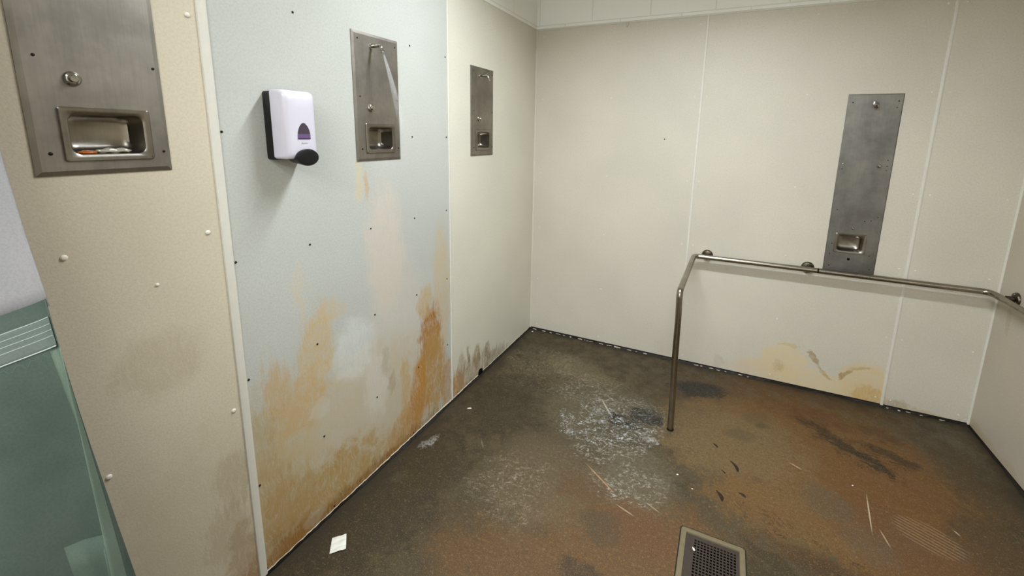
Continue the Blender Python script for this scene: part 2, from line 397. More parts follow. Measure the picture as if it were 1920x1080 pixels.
# ------------------------------------------------------------------ floor material
def floor_material():
    t = NT('stained_concrete')
    v = t.coord(('X', 'Y'))
    w = t.warp(v, 4, .20)
    w = t.warp(w, 18, .08, 5)
    mid, _ = t.noise(v, 11, 6, .68)
    fine, _ = t.noise(v, 70, 4, .65)
    vfine, _ = t.noise(v, 230, 4, .75)
    rot = math.radians(-25)
    st1 = t.mapping(t.mapping(v, rot=rot), scale=(1, 3.6, 1))
    dash, _ = t.noise(st1, 34, 4, .62, .6)
    st2 = t.mapping(t.mapping(v, rot=math.radians(20)), scale=(1, 3.0, 1))
    vein, _ = t.noise(st2, 15, 5, .66, .8)
    nz = {'m': mid, 'f': fine, 'd': dash, 'v': vein}
    grain = t.math('MULTIPLY', t.rng(fine, .3, .6, .6, 1.0), t.rng(dash, .3, .58, .75, 1.0))
    brk = t.rng(fine, .36, .56, .25, 1.0)
    def fl(c):
        g = sum(c) / 3
        k = .65 if g < 140 else .90
        return (c[0] * k * .98, c[1] * k * .935, c[2] * k * (.82 if g < 140 else .93))
    col = t.mix(t.rng(mid, .25, .75), lin(fl((116, 104, 82))), lin(fl((80, 69, 49))))
    S = [
        # broad tones
        (2.05, -.75, 1.10, .80, -20, (150, 106, 50), 1.1, 'm', .5, .08, .5),
        (2.25, -1.10, .70, .60, -20, (150, 104, 56), 1.0, 'm', .5, .1, .5),
        (1.58, -.78, .55, .48, 0, (160, 136, 98), 1.0, 'm', .5, .1, .55),
        (1.30, -1.72, .80, .50, -10, (146, 106, 60), 1.0, 'm', .6, .1, .5),
        (.85, -1.95, .55, .28, 0, (140, 104, 60), .95, 'm', .6, .1, .5),
        (1.80, -1.22, .42, .26, 0, (158, 124, 76), .75, 'm', .8, .1, .5),
        (1.70, -1.65, .30, .18, 0, (112, 100, 72), .7, 'm', .7, .1, .5),
        (.30, -1.05, .34, .55, 0, (66, 57, 38), .85, 'm', .5, .1, .55),
        (.12, -1.90, .38, .80, 0, (70, 60, 42), .85, 'm', .5, .1, .5),
        (.20, -.30, .45, .35, 0, (82, 72, 52), .7, 'm', .5, .1, .5),
        (.75, -1.50, .42, .45, 0, (140, 126, 102), .8, 'm', .8, .1, .6),
        (.60, -.45, .42, .20, -15, (150, 140, 114), .9, 'd', .8, .1, .6),
        (.85, -.85, .50, .45, 0, (130, 124, 108), .9, 'd', .9, .1, .6),
        (1.15, -1.30, .30, .34, 0, (140, 134, 116), .9, 'd', .9, .1, .6),
        (2.55, -.20, .40, .26, -20, (112, 94, 66), .7, 'm', .5, .1, .6),
        (2.70, -.55, .26, .60, 8, (90, 80, 62), .85, 'm', .5, .1, .6),
        (2.60, -1.05, .24, .40, 0, (84, 78, 62), .8, 'm', .6, .1, .6),
        (1.50, -.22, .40, .14, -3, (102, 84, 56), .7, 'm', .8, .1, .6),
        (2.05, -.10, .80, .10, 0, (106, 68, 32), .8, 'm', .6, .1, .6),
        (2.00, -.30, .55, .16, -8, (122, 78, 36), .8, 'm', .6, .1, .6),
        # rust red
        (1.20, -1.58, .24, .18, 0, (142, 98, 62), .8, 'm', .7, .1, .5),
        (2.15, -1.10, .26, .20, 0, (140, 100, 66), .8, 'm', .7, .1, .5),
        (2.35, -1.20, .26, .20, 0, (138, 98, 66), .7, 'm', .7, .1, .5),
        (.95, -1.46, .18, .12, 0, (128, 92, 60), .7, 'm', .7, .1, .5),
        (1.62, -1.20, .22, .14, 0, (160, 120, 66), .6, 'm', .7, .1, .5),
        # grey islands
        (1.98, -1.02, .16, .13, 0, (128, 118, 100), .65, 'f', .9, .1, .5),
        (2.10, -1.22, .14, .16, 0, (132, 116, 98), .6, 'f', .9, .1, .5),
        (1.62, -.72, .12, .08, 0, (106, 96, 74), .6, 'm', .7, .1, .5),
        (1.05, -1.65, .12, .10, 0, (98, 90, 72), .7, 'm', .7, .1, .5),
        (1.05, -1.85, .16, .06, 10, (60, 52, 38), .75, 'd', .9, .2, .6),
        (1.72, -1.48, .16, .06, -30, (64, 50, 26), .8, 'f', 1.1, .25, .6),
        (1.86, -1.42, .24, .09, -20, (88, 62, 28), .75, 'f', 1.2, .25, .6),
        (1.75, -1.58, .26, .09, -20, (58, 50, 30), .75, 'f', 1.2, .25, .6),
        (2.66, -.12, .16, .08, -10, (84, 82, 70), .7, 'f', .6, .1, .6),
        (2.74, -.26, .09, .22, 10, (122, 124, 110), .5, 'f', .9, .15, .6),
        # dark veins
        (2.16, -.57, .30, .085, -34, (50, 32, 12), 1.2, 'v', 2.2, .34, .60),
        (2.02, -.44, .20, .07, -30, (70, 42, 14), 1.1, 'v', 2.2, .32, .62),
        (2.26, -.68, .13, .05, -15, (34, 30, 16), 1.2, 'v', 1.4, .22, .5),
        (2.36, -.52, .22, .06, -30, (72, 46, 18), 1.0, 'v', 2.0, .32, .62),
        (2.36, -.36, .16, .08, -20, (94, 62, 30), .7, 'm', .8, .15, .6),
        (1.73, -.57, .05, .06, 0, (66, 70, 36), .75, 'f', .5, .1, .6),
        (1.72, -.48, .12, .08, 0, (112, 92, 56), .5, 'f', .8, .1, .6),
        # black blotches
        (1.37, -.35, .22, .11, 22, (34, 35, 36), 1.35, 'd', 1.3, .12, .45),
        (1.22, -.50, .12, .05, 20, (78, 72, 64), .75, 'd', 1.1, .15, .5),
        (1.11, -.77, .12, .09, 0, (24, 30, 30), 1.5, 'd', 1.0, .10, .42),
        (1.02, -.88, .12, .08, 0, (30, 25, 24), 1.4, 'd', 1.0, .12, .45),
        (.98, -1.02, .20, .14, 0, (82, 76, 64), .6, 'd', 1.0, .15, .6),
        (1.22, -.97, .03, .03, 0, (58, 54, 44), .8, 'f', .5, .1, .5),
        (1.30, -1.02, .02, .05, 0, (88, 64, 50), .8, 'f', .5, .1, .5),
        (2.20, -.58, .34, .17, -30, (54, 36, 14), 1.1, 'v', 2.4, 0, 0),
        (2.05, -.40, .22, .16, -30, (70, 42, 18), .9, 'v', 2.4, 0, 0),
        (1.85, -1.38, .40, .16, -22, (66, 44, 18), 1.0, 'v', 2.4, 0, 0),
        (1.75, -1.60, .36, .16, -22, (46, 42, 24), 1.0, 'v', 2.4, 0, 0),
        (1.37, -.36, .26, .13, 22, (34, 34, 34), 1.0, 'v', 2.4, 0, 0),
        (.30, -.45, .34, .24, 10, (128, 118, 92), .5, 'v', 2.4, 0, 0),
        # pale scrubbed marks
        (.92, -.98, .32, .20, 20, (200, 204, 200), 1.3, 'd', 3.2, .50, .92),
        (1.00, -.80, .34, .22, 10, (170, 172, 166), .8, 'd', 3.2, .62, 1.02),
        (.78, -.72, .34, .16, 10, (170, 166, 150), .8, 'd', 3.2, .62, 1.05),
        (.98, -1.15, .22, .13, 20, (178, 176, 164), .85, 'd', 3.2, .60, 1.0),
        (1.14, -1.36, .22, .16, 25, (172, 170, 156), .85, 'd', 3.2, .60, 1.0),
        (.70, -.55, .30, .13, 10, (160, 150, 124), .7, 'd', 2.4, .66, 1.05),
        (.30, -.55, .34, .40, 10, (136, 124, 98), .6, 'd', 2.4, .70, 1.1),
        (.62, -1.60, .26, .24, 10, (160, 146, 126), .7, 'd', 2.4, .70, 1.1),
        (1.16, -.95, .14, .09, 10, (176, 182, 178), .7, 'd', 2.2, .6, 1.0),
        (.085, -1.56, .07, .10, 0, (164, 168, 160), .8, 'f', 1.2, .3, .7),
        (.03, -1.24, .06, .10, 0, (120, 118, 110), .6, 'f', 1.0, .2, .6),
        (.10, -1.80, .05, .07, 0, (120, 112, 100), .5, 'f', 1.0, .2, .6),
    ]
    # thin curved scuffs: the contour lines of a stretched noise
    rd, _ = t.noise(t.mapping(t.mapping(w, rot=rot), scale=(1, 1.9, 1)), 8, 3, .6, 1.2)
    ab = t.math('ABSOLUTE', t.math('SUBTRACT', rd, .5))
    rd2, _ = t.noise(t.mapping(t.mapping(w, rot=rot + .5), scale=(1, 2.2, 1)), 17, 3, .6, 1.0)
    ab2 = t.math('ABSOLUTE', t.math('SUBTRACT', rd2, .47))
    ridge = t.math('MULTIPLY', t.math('MAXIMUM', t.rng(ab, .004, .020, 1, 0), t.rng(ab2, .006, .026, 1, 0)), t.math('MULTIPLY', t.rng(fine, .42, .56, .25, 1.0), t.rng(dash, .42, .60, .1, 1.0)))
    vn, _ = t.noise(t.mapping(t.mapping(w, rot=math.radians(24)), scale=(1, 2.4, 1)), 11, 5, .65, 1.0)
    veins = t.math('MULTIPLY', t.rng(t.math('ABSOLUTE', t.math('SUBTRACT', vn, .5)), .004, .045, 1, 0), t.rng(mid, .40, .54, .1, 1.0))
    for (cx, cy, sx, sy, r, color, stg, n, k, lo, hi) in S:
        if k > 2.3:
            col = t.stain(col, w, cx, cy, sx, sy, r, color, stg, mid, 1.4, .03, .4, grain=(veins if n == 'v' else ridge)); continue
        if max(sx, sy) >= .17 and k < 1.1: k = 1.25
        col = t.stain(col, w, cx, cy, sx, sy, r, fl(color), stg, nz[n], k, lo, hi, grain=(brk if max(sx, sy) < .17 else grain))
    # thin scratches with crisp edges
    for (cx, cy, sx, sy, r, color, stg) in [(2.145, -1.02, .004, .16, -8, (188, 172, 140), .8), (2.17, -1.15, .004, .06, 10, (180, 160, 130), .6),
            (1.00, -1.37, .005, .14, 55, (182, 140, 104), .7), (.88, -.80, .007, .11, 35, (186, 180, 160), .7), (1.15, -1.50, .06, .005, -18, (180, 158, 138), .6),
            (1.88, -.84, .04, .006, -30, (190, 170, 140), .6), (2.46, -.98, .02, .004, -60, (200, 186, 150), .7), (2.52, -1.22, .03, .005, -60, (190, 188, 176), .6),
            (1.26, -1.43, .05, .004, -25, (176, 160, 136), .5), (.36, -1.42, .05, .006, -50, (128, 112, 96), .5)]:
        f = t.blob(v, cx, cy, sx, sy, r)
        col = t.mix(t.rng(f, .05, .6, 0, stg), col, lin(color))
    # ribbed rubbing mark
    wv = t.new('ShaderNodeTexWave'); wv.bands_direction = 'Y'
    t.l.new(t.mapping(v, rot=math.radians(27)), wv.inputs[0]); wv.inputs['Scale'].default_value = 17; wv.inputs['Distortion'].default_value = .4
    f = t.math('MULTIPLY', t.rng(t.blob(v, 2.34, -1.06, .14, .10, -25), .05, .3), t.rng(wv.outputs['Fac'], .75, .95, 0, .28))
    col = t.mix(f, col, lin((196, 170, 136)))
    # grout-like salt specks and pits
    sp1 = t.rng(vfine, .54, .72, 0, .7); col = t.mix(sp1, col, lin((158, 136, 96)))
    sp2 = t.rng(vfine, .47, .30, 0, .8); col = t.mix(sp2, col, lin((52, 42, 26)))
    sp3 = t.rng(fine, .54, .70, 0, .42); col = t.mix(sp3, col, lin((124, 106, 74)))
    sp4 = t.rng(fine, .46, .30, 0, .45); col = t.mix(sp4, col, lin((66, 54, 34)))
    # floor gets darker towards the walls
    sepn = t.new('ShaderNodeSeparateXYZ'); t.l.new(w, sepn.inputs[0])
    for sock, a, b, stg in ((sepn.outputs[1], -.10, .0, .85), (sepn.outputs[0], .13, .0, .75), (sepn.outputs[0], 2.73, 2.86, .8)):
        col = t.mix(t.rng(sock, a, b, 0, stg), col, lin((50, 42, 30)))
    hh = t.math('ADD', t.math('MULTIPLY', fine, .6), t.math('MULTIPLY', vfine, .5))
    t.bump(hh, .35, .003)
    rough = t.rng(mid, .3, .7, .38, .62)
    return t.fin(col, rough, 0, .32)
mat_floor = floor_material()

# ------------------------------------------------------------------ recessed shower-plate positions
# (u0, z0) lower-left corner of each plate; dish opening relative to it
LP = [(-2.800, 1.533), (-1.851, 1.523), (-0.956, 1.513)]
PW, PHT = .270, .530
HO = (.062, .220, .043, .150)           # rectangular cut-out behind the dish rim
holes_left = [(u + HO[0], u + HO[1], z + HO[2], z + HO[3]) for u, z in LP]
BP = (2.022, .840); BW, BH = .262, 1.077
HB = (.050, .190, .130, .240)
holes_back = [(BP[0] + HB[0], BP[0] + HB[1], BP[1] + HB[2], BP[1] + HB[3])]

PL = lambda u, v, d: (d, u, v)                 # left wall: depth along +x
PB = lambda u, v, d: (u, -d, v)                # back wall: depth along -y
PR = lambda u, v, d: (ROOM_W - d, u, v)
PF = lambda u, v, d: (u, v, d)

# ------------------------------------------------------------------ room shell
DR = (1.389, 1.631, -1.725, -1.472)
bm = bmesh.new(); slab(bm, -.15, ROOM_W + .15, FRONT - .1, .15, [DR], PF, -.18, 0.0)
fl = obj('floor', bm, mat_floor); tag(fl, 'stained bare concrete shower floor, dark at left and rusty orange at right', 'floor', kind='structure')
bm = bmesh.new(); box(bm, (-.15, FRONT - .1, CEIL), (ROOM_W + .15, .15, CEIL + .1))
tag(obj('ceiling', bm, mat_ceiling), 'plain painted ceiling above the shower room', 'ceiling', kind='structure')

def wall(name, label, P, u0, u1, holes, m, gm=None):
    bm = bmesh.new(); slab(bm, u0, u1, 0.0, CEIL, holes, P, -.14, -.004)
    return tag(obj(name, bm, m), label, 'wall', kind='structure')
w_left = wall('wall_left', 'left wall with three panels and three recessed shower plates', PL, FRONT, -.002, holes_left, mat_block_left)
w_back = wall('wall_back', 'far wall with the tall shower plate and the grab rail', PB, -.14, ROOM_W + .14, holes_back, mat_block_back)
w_right = wall('wall_right', 'right wall at the picture edge', PR, FRONT, -.002, [], mat_block_left)
bm = bmesh.new(); box(bm, (-.15, FRONT - .1, 0), (ROOM_W + .15, FRONT, CEIL))
tag(obj('wall_front', bm, mat_ceiling), 'plain wall behind the viewer', 'wall', kind='structure')

S1, S2, X1, X2 = -2.411, -1.1775, 1.2108, 2.438
def panel(parent, P, u0, u1, holes, m, z0=.016):
    bm = bmesh.new(); slab(bm, u0, u1, z0, PH, [h for h in holes if h[0] > u0 and h[1] < u1], P, -.0035, 0.0)
    return obj('panel', bm, m, parent)
pn_near = panel(w_left, PL, -3.63, S1, holes_left, mat_panel_near)
pn_mid = panel(w_left, PL, S1, S2, holes_left, mat_panel_mid)
pn_far = panel(w_left, PL, S2, -.001, holes_left, mat_panel_far)
panel(w_left, PL, -4.85, -3.632, [], mat_panel_near)
pn_near['label'] = 'cream panel nearest the curtain'; pn_mid['label'] = 'whiter panel with rust stains and dark screws'; pn_far['label'] = 'cream panel beside the far corner'
pb1 = panel(w_back, PB, .001, X1, holes_back, mat_panel_back)
pb2 = panel(w_back, PB, X1, X2, holes_back, mat_panel_back)
pb3 = panel(w_back, PB, X2, ROOM_W - .001, holes_back, mat_panel_back)
pr1 = panel(w_right, PR, -1.22, -.001, [], mat_panel_right)
for a in (-2.44, -3.66, -4.88): panel(w_right, PR, a, a + 1.218, [], mat_panel_right)

# division strips between the panels, corner and top strips
tn = [0]
def strip(P, u, w, z0, z1, d, label):
    tn[0] += 1
    bm = bmesh.new()
    r = [[P(u - w/2, z, -.001), P(u - w/2 + .002, z, d * .8), P(u - w/6, z, d), P(u + w/6, z, d), P(u + w/2 - .002, z, d * .8), P(u + w/2, z, -.001)] for z in (z0, z1)]
    loft(bm, r, True, True)
    return tag(obj('trim_%d' % tn[0], bm, mat_trim), label, 'trim', kind='structure')
strip(PL, S1 + .006, .030, .012, PH, .006, 'white joint strip on the left wall, nearest the soap dispenser')
strip(PL, S2, .014, .012, PH, .004, 'thin white joint strip right of the middle shower plate')
strip(PB, X1, .017, .012, PH, .0035, 'white joint strip on the far wall behind the rail post')
strip(PB, X2, .018, .012, PH, .004, 'white joint strip right of the tall shower plate')
strip(PR, -1.22, .018, .012, PH, .004, 'white joint strip on the right wall')
def hstrip(P, u0, u1, z, h, d, label):
    tn[0] += 1
    bm = bmesh.new()
    r = [[P(u, z - h/2, -.003), P(u, z - h/2, d), P(u, z + h/4, d), P(u, z + h/2, -.003)] for u in (u0, u1)]
    loft(bm, r, True, True)
    return tag(obj('trim_%d' % tn[0], bm, mat_trim), label, 'trim', kind='structure')
hstrip(PB, .0, ROOM_W, PH, .012, .004, 'white cap strip along the top of the far wall panels')
hstrip(PL, -4.8, .0, PH, .007, .002, 'white cap strip along the top of the left wall panels')
hstrip(PR, -4.8, .0, PH, .010, .004, 'white cap strip along the top of the right wall panels')
# inside corner strips
for (x, sgn, lab) in ((0.0, 1, 'slim corner strip in the far left corner'), (ROOM_W, -1, 'slim corner strip in the far right corner')):
    tn[0] += 1
    bm = bmesh.new()
    r = [[(x, 0, z), (x + sgn * .007, 0, z), (x + sgn * .007, -.002, z), (x + sgn * .004, -.006, z), (x + sgn * .002, -.010, z), (x, -.010, z)] for z in (.012, PH)]
    loft(bm, r, True, True)
    tag(obj('trim_%d' % tn[0], bm, mat_trim), lab, 'trim', kind='structure')

# black dirt line and ragged caulk where the panels meet the floor
def dirt_line(P, u0, u1, label, amp, seed, h=.015):
    rnd = random.Random(seed)
    tn[0] += 1
    bm = bmesh.new(); rings = []
    n = int((u1 - u0) / .018)
    ext = .006
    for i in range(n + 1):
        u = u0 + (u1 - u0) * i / n
        ext = max(.003, min(amp, ext + rnd.uniform(-.004, .004)))
        rings.append([P(u, .0005, -.003), P(u, .0005, ext), P(u, .0025, ext * .9), P(u, h * .6, .0015), P(u, h, .0008), P(u, h, -.003)])
    loft(bm, rings, True, True)
    return tag(obj('trim_%d' % tn[0], bm, mat_grime), label, 'trim', kind='structure')
dirt_line(PL, -4.8, 0, 'black dirt line where the left wall meets the floor', .016, 1, .016)
dirt_line(PB, 0, ROOM_W, 'black dirt line where the far wall meets the floor', .014, 2, .018)
dirt_line(PR, -4.8, 0, 'black dirt line where the right wall meets the floor', .018, 3, .016)
def caulk(P, pieces, label, seed, zc=.017):
    rnd = random.Random(seed); tn[0] += 1
    bm = bmesh.new()
    for (a, b, r) in pieces:
        n = max(2, int((b - a) / .012)); pts = []; rd = []
        for i in range(n + 1):
            pts.append(P(a + (b - a) * i / n, zc + rnd.uniform(-.002, .002), .0005))
            rd.append(r * rnd.uniform(.5, 1.15))
        tube(bm, pts, rd, 6)
    return tag(obj('trim_%d' % tn[0], bm, mat_trim_dirty, smooth=True), label, 'trim', kind='structure')
caulk(PL, [(-2.40, -1.86, .0026), (-1.86, -1.30, .0035), (-1.30, -1.12, .005), (-1.12, -.86, .0045), (-.81, -.05, .0026)], 'ragged pale caulk along the foot of the left wall', 5)
rn = random.Random(11); pcs = []; a = .03
while a < 1.0:
    b = a + rn.uniform(.012, .05); pcs.append((a, b, rn.uniform(.0025, .005))); a = b + rn.uniform(.005, .06)
a = 1.33
while a < 1.75:
    b = a + rn.uniform(.008, .03); pcs.append((a, b, rn.uniform(.0025, .005))); a = b + rn.uniform(.015, .08)
a = 2.46
while a < 2.8:
    b = a + rn.uniform(.008, .03); pcs.append((a, b, rn.uniform(.002, .004))); a = b + rn.uniform(.02, .08)
def Pb_low(u, v, d): return (u, -d - .008, v)
caulk(Pb_low, pcs, 'broken white caulk crumbs along the foot of the far wall', 6, .004)
# dark broken notch at the foot of the left wall
bm = bmesh.new()
ring0 = []; ring1 = []
for k in range(14):
    a = math.pi * k / 13
    ring0.append((.0006, -.842 - .034 * math.cos(a) + .004 * math.sin(3 * a), .003 + .048 * max(0, math.sin(a)) ** .8))
    ring1.append((.004, -.842 - .028 * math.cos(a), .003 + .040 * max(0, math.sin(a)) ** .8))
loft(bm, [ring0, ring1], False, True, closed=True)
nb = obj('broken_notch', bm, mat_hole, w_left); nb['label'] = 'dark broken notch at the foot of the wall'

# rivets and screws in the panels
def dome(P, u, v, r, h, name, m, parent, n=12):
    bm = bmesh.new()
    o = Vector(P(u, v, -.0008)); ax = Vector(P(u, v, 1)) - Vector(P(u, v, 0))
    lathe(bm, [(r, 0), (r, h * .35), (r * .85, h * .75), (r * .45, h), (0, h * 1.02)], o, ax, n)
    return obj(name, bm, m, parent, smooth=True)
for u in (-3.1,): pass
for u, v in [(-2.778, 1.337), (-2.456, 1.336), (-2.602, 1.214), (-2.442, .72), (-2.769, .725), (-2.443, 1.963)]:
    dome(PL, u, v, .0075 if u != -2.602 else .005, .005, 'rivet', mat_rivet, pn_near)
for u in (-2.105, -1.49):
    for v in (2.052, 1.627, 1.219, .808, .392):
        if u > -2 or v != 1.627: dome(PL, u, v, .0042, .004, 'screw', mat_dark, pn_mid, 8)
for u, v in [(-1.79, 1.222), (-1.79, .812), (-1.80, .394), (-2.384, 1.640), (-2.384, 1.222), (-2.383, .802), (-2.384, .384),
             (-1.205, 2.046), (-1.204, 1.626), (-1.213, 1.218), (-1.217, .813), (-1.222, .401), (-2.39, .03), (-2.08, .03), (-1.79, 2.41), (-1.55, .03)]:
    dome(PL, u, v, .0042, .004, 'screw', mat_dark, pn_mid, 8)
for u in (-1.12, -.60, -.06):
    for v in (.39, .80, 1.22, 1.63, 2.05):
        dome(PL, u, v, .0035, .002, 'rivet', mat_panel_far, pn_far, 8)
for pan, uu in ((pb1, (.06, .6, 1.17)), (pb2, (1.245, 1.814, 2.401)), (pb3, (2.477, 2.80))):
    for u in uu:
        for v in (.055, .46, .90, 1.35, 1.92, 2.38):
            if abs(u - BP[0] - BW/2) < BW/2 + .01: continue
            dome(PB, u, v, .0048, .0022, 'rivet', mat_rivet, pan, 8)
dome(PB, .996, 1.634, .0045, .002, 'screw', mat_dark, pb1, 8)
for v in (.46, .9, 1.35, 1.92): dome(PR, -.06, v, .0048, .0022, 'rivet', mat_panel_right, pr1, 8)
# hardened caulk drip at the top of the far wall
bm = bmesh.new(); lathe(bm, [(.004, -.030), (.008, -.015), (.011, 0)], (.688, -.003, PH - .004), (0, 0, 1), 10)
cd = obj('caulk_drip', bm, mat_trim, w_back, smooth=True)

# ------------------------------------------------------------------ ceiling light (above the frame) and two added fill lights behind the viewer
t = NT('lit_diffuser'); t.b.inputs['Emission Color'].default_value = (1, .975, .91, 1); t.b.inputs['Emission Strength'].default_value = 4
mat_diff = t.fin((.9, .9, .88, 1), .4)
mat_fix = plain('white_enamel', (226, 224, 216), .35)
for i, (l, sx, sy, pw, colr) in enumerate(LIGHTS):
    f = thing('ceiling_or_fill_light', ['long ceiling light above the shower floor', 'unseen fill light added just behind the viewer', 'unseen fill light added farthest behind the viewer'][i], 'ceiling light', (l[0], l[1], CEIL), 0, 'ceiling lights')
    bm = bmesh.new(); loft(bm, [[(x*w_, y*d_, z) for x, y in ((-1,-1),(1,-1),(1,1),(-1,1))] for w_, d_, z in ((sx/2+.03, sy/2+.03, 0), (sx/2+.03, sy/2+.03, -.04), (sx/2+.01, sy/2+.01, -.052))], True, True)
    obj('housing', bm, mat_fix, f)
    bm = bmesh.new(); loft(bm, [[(x*w_, y*d_, z) for x, y in ((-1,-1),(1,-1),(1,1),(-1,1))] for w_, d_, z in ((sx/2, sy/2, -.052), (sx/2, sy/2, -.07), (sx/2-.02, sy/2-.02, -.080))], True, True)
    obj('diffuser', bm, mat_diff, f)

# ------------------------------------------------------------------ shower plates
def bevel_plate(bm, w, h, holes, edge=.011, d=.006):
    # pressed plate: sloping border and a flat field with cut-outs (local: X along the wall, -Y outward, Z up)
    P = lambda u, v, dd: (u, -dd, v)
    slab(bm, edge, w - edge, edge, h - edge, holes, P, d - .002, d)
    o = [(0, 0), (w, 0), (w, h), (0, h)]; i = [(edge, edge), (w - edge, edge), (w - edge, h - edge), (edge, h - edge)]
    loft(bm, [[P(u, v, 0) for u, v in o], [P(u, v, .002) for u, v in o], [P(u, v, d) for u, v in i], [P(u, v, d - .002) for u, v in i], [P(u + (.002 if u < w/2 else -.002), v, 0) for u, v in o]])

def dish(bm, cx, cz, w, h, ow, oh, base, depth=.062):
    # raised rim and rounded bowl in one pressing
    def ring(ww, hh, r, y, dz=0): return [(x, y, z + dz) for x, z in rrect(cx, cz, ww, hh, r)]
    loft(bm, [ring(ow, oh, .006, -base + .0005), ring(ow, oh, .006, -base - .003), ring(ow - .004, oh - .004, .006, -base - .005),
              ring(ow - .012, oh - .012, .008, -base - .0045), ring(w + .008, h + .008, .020, -base - .0045), ring(w, h, .018, -base - .001),
              ring(w - .002, h - .002, .018, .010), ring(w - .006, h - .004, .020, depth * .6), ring(w - .016, h - .014, .022, depth * .88, .001),
              ring(w - .040, h - .036, .018, depth, .002)], False, True)

def push_button(parent, u, v, base, r=.0170):
    bm = bmesh.new(); lathe(bm, [(r, 0), (r, .003), (r * .82, .007), (r * .62, .0085), (r * .60, .0065)], (u, -base + .0005, v), (0, -1, 0), 24)
    b = obj('button_collar', bm, mat_chrome, parent, smooth=True); autosmooth(b)
    bm = bmesh.new(); lathe(bm, [(r * .52, .004), (r * .52, .013), (r * .42, .0155), (0, .016)], (u, -base, v), (0, -1, 0), 20)
    q = obj('push_button', bm, mat_chrome, b); autosmooth(q)

def screws(parent, pts, base, dark=True):
    for (u, v, r) in pts:
        bm = bmesh.new(); lathe(bm, [(r, 0), (r, .0012), (r * .6, .0022), (0, .0024)], (u, -base + .0003, v), (0, -1, 0), 10)
        obj('screw', bm, mat_dark if dark else mat_chrome, parent, smooth=True)

def shower_plate(label):
    t = thing('shower_plate', label, 'shower panel', (0, 0, 0), math.pi / 2, 'recessed steel shower plates on the left wall')
    bm = bmesh.new(); bevel_plate(bm, PW, PHT, [HO]); obj('plate', bm, mat_plate, t)
    bm = bmesh.new(); dish(bm, .141, .0965, .146, .096, .178, .128, .006); autosmooth(obj('soap_dish', bm, mat_dish, t), 40)
    push_button(t, .088, .225, .006)
    bm = bmesh.new(); lathe(bm, [(.013, 0), (.012, .004), (.009, .005)], (.106, -.0055, .478), (0, -1, 0), 20)
    hd = obj('shower_head', bm, mat_chrome, t); autosmooth(hd)
    bm = bmesh.new()
    path = fillet([(.106, -.010, .478), (.106, -.056, .480), (.106, -.070, .455)], .010, 6)
    tube(bm, path, .0062, 16)
    obj('spout', bm, mat_chrome, hd, smooth=True)
    bm = bmesh.new(); e = Vector((0, -.014, -.025)).normalized(); s = Vector((.106, -.063, .467))
    lathe(bm, [(.0078, 0), (.0085, .004), (.0085, .013), (.0095, .016), (.0080, .020), (.003, .0195)], s, e, 18)
    autosmooth(obj('nozzle', bm, mat_chrome, hd))
    screws(t, [(.030, .270, .0035), (.254, .270, .0035), (.030, .052, .0042), (.254, .052, .0035), (.030, .500, .0035), (.250, .500, .0035)], .006)
    return t

def dup(root):
    r = root.copy(); COL.objects.link(r)
    for ch in root.children:
        c = ch.copy(); COL.objects.link(c); c.parent = r
        for g in ch.children:
            d = g.copy(); COL.objects.link(d); d.parent = c
    return r
bpy.context.view_layer.update()
labs = ['large stainless steel shower plate nearest the curtain, with soap scraps in its dish',
        'stainless steel shower plate spraying water, right of the white soap dispenser',
        'smallest-looking stainless steel shower plate, beside the far left corner']
proto = shower_plate(labs[0])
allp = [proto]
for i in (1, 2):
    c = dup(proto); c['label'] = labs[i]; allp.append(c)
for o, (u, z) in zip(allp, LP): o.location = (0.0005, u, z)

# tall plate on the far wall
t = thing('tall_shower_plate', 'tall stainless steel shower plate on the far wall above the grab rail', 'shower panel', (BP[0], -.0005, BP[1]))
bm = bmesh.new(); bevel_plate(bm, BW, BH, [HB], .004, .004); obj('plate', bm, mat_plate_tall, t)
bm = bmesh.new(); dish(bm, .120, .185, .128, .098, .158, .122, .004, .05); autosmooth(obj('soap_dish', bm, mat_dish, t), 40)
push_button(t, .199, .665, .004, .011)
push_button(t, .124, .281, .004, .008)
bm = bmesh.new(); lathe(bm, [(.016, 0), (.015, .004), (.010, .006)], (.136, -.0035, 1.022), (0, -1, 0), 20)
hd = obj('shower_head', bm, mat_chrome, t); autosmooth(hd)
bm = bmesh.new(); lathe(bm, [(.009, .0), (.0105, .010), (.012, .024), (.0115, .034), (.006, .035)], (.136, -.008, 1.022), (0, -.85, -.5), 18)
autosmooth(obj('nozzle', bm, mat_chrome, hd))
screws(t, [(.026, 1.030, .004), (.240, 1.035, .004), (.236, 1.000, .003), (.022, .640, .003), (.236, .700, .003), (.236, .665, .003), (.236, .640, .003),
           (.030, .390, .003), (.175, .330, .003), (.205, .335, .003), (.235, .360, .003), (.024, .110, .003), (.028, .175, .003), (.030, .035, .0035), (.225, .120, .003), (.235, .035, .003)], .004)
screws(t, [(.024, .668, .005)], .004, False)
bm = bmesh.new(); lathe(bm, [(.0085, 0), (.0085, .0006), (.0, .0006)], (.125, -.0038, .086), (0, -1, 0), 6); obj('drain_hole', bm, mat_hole, t)

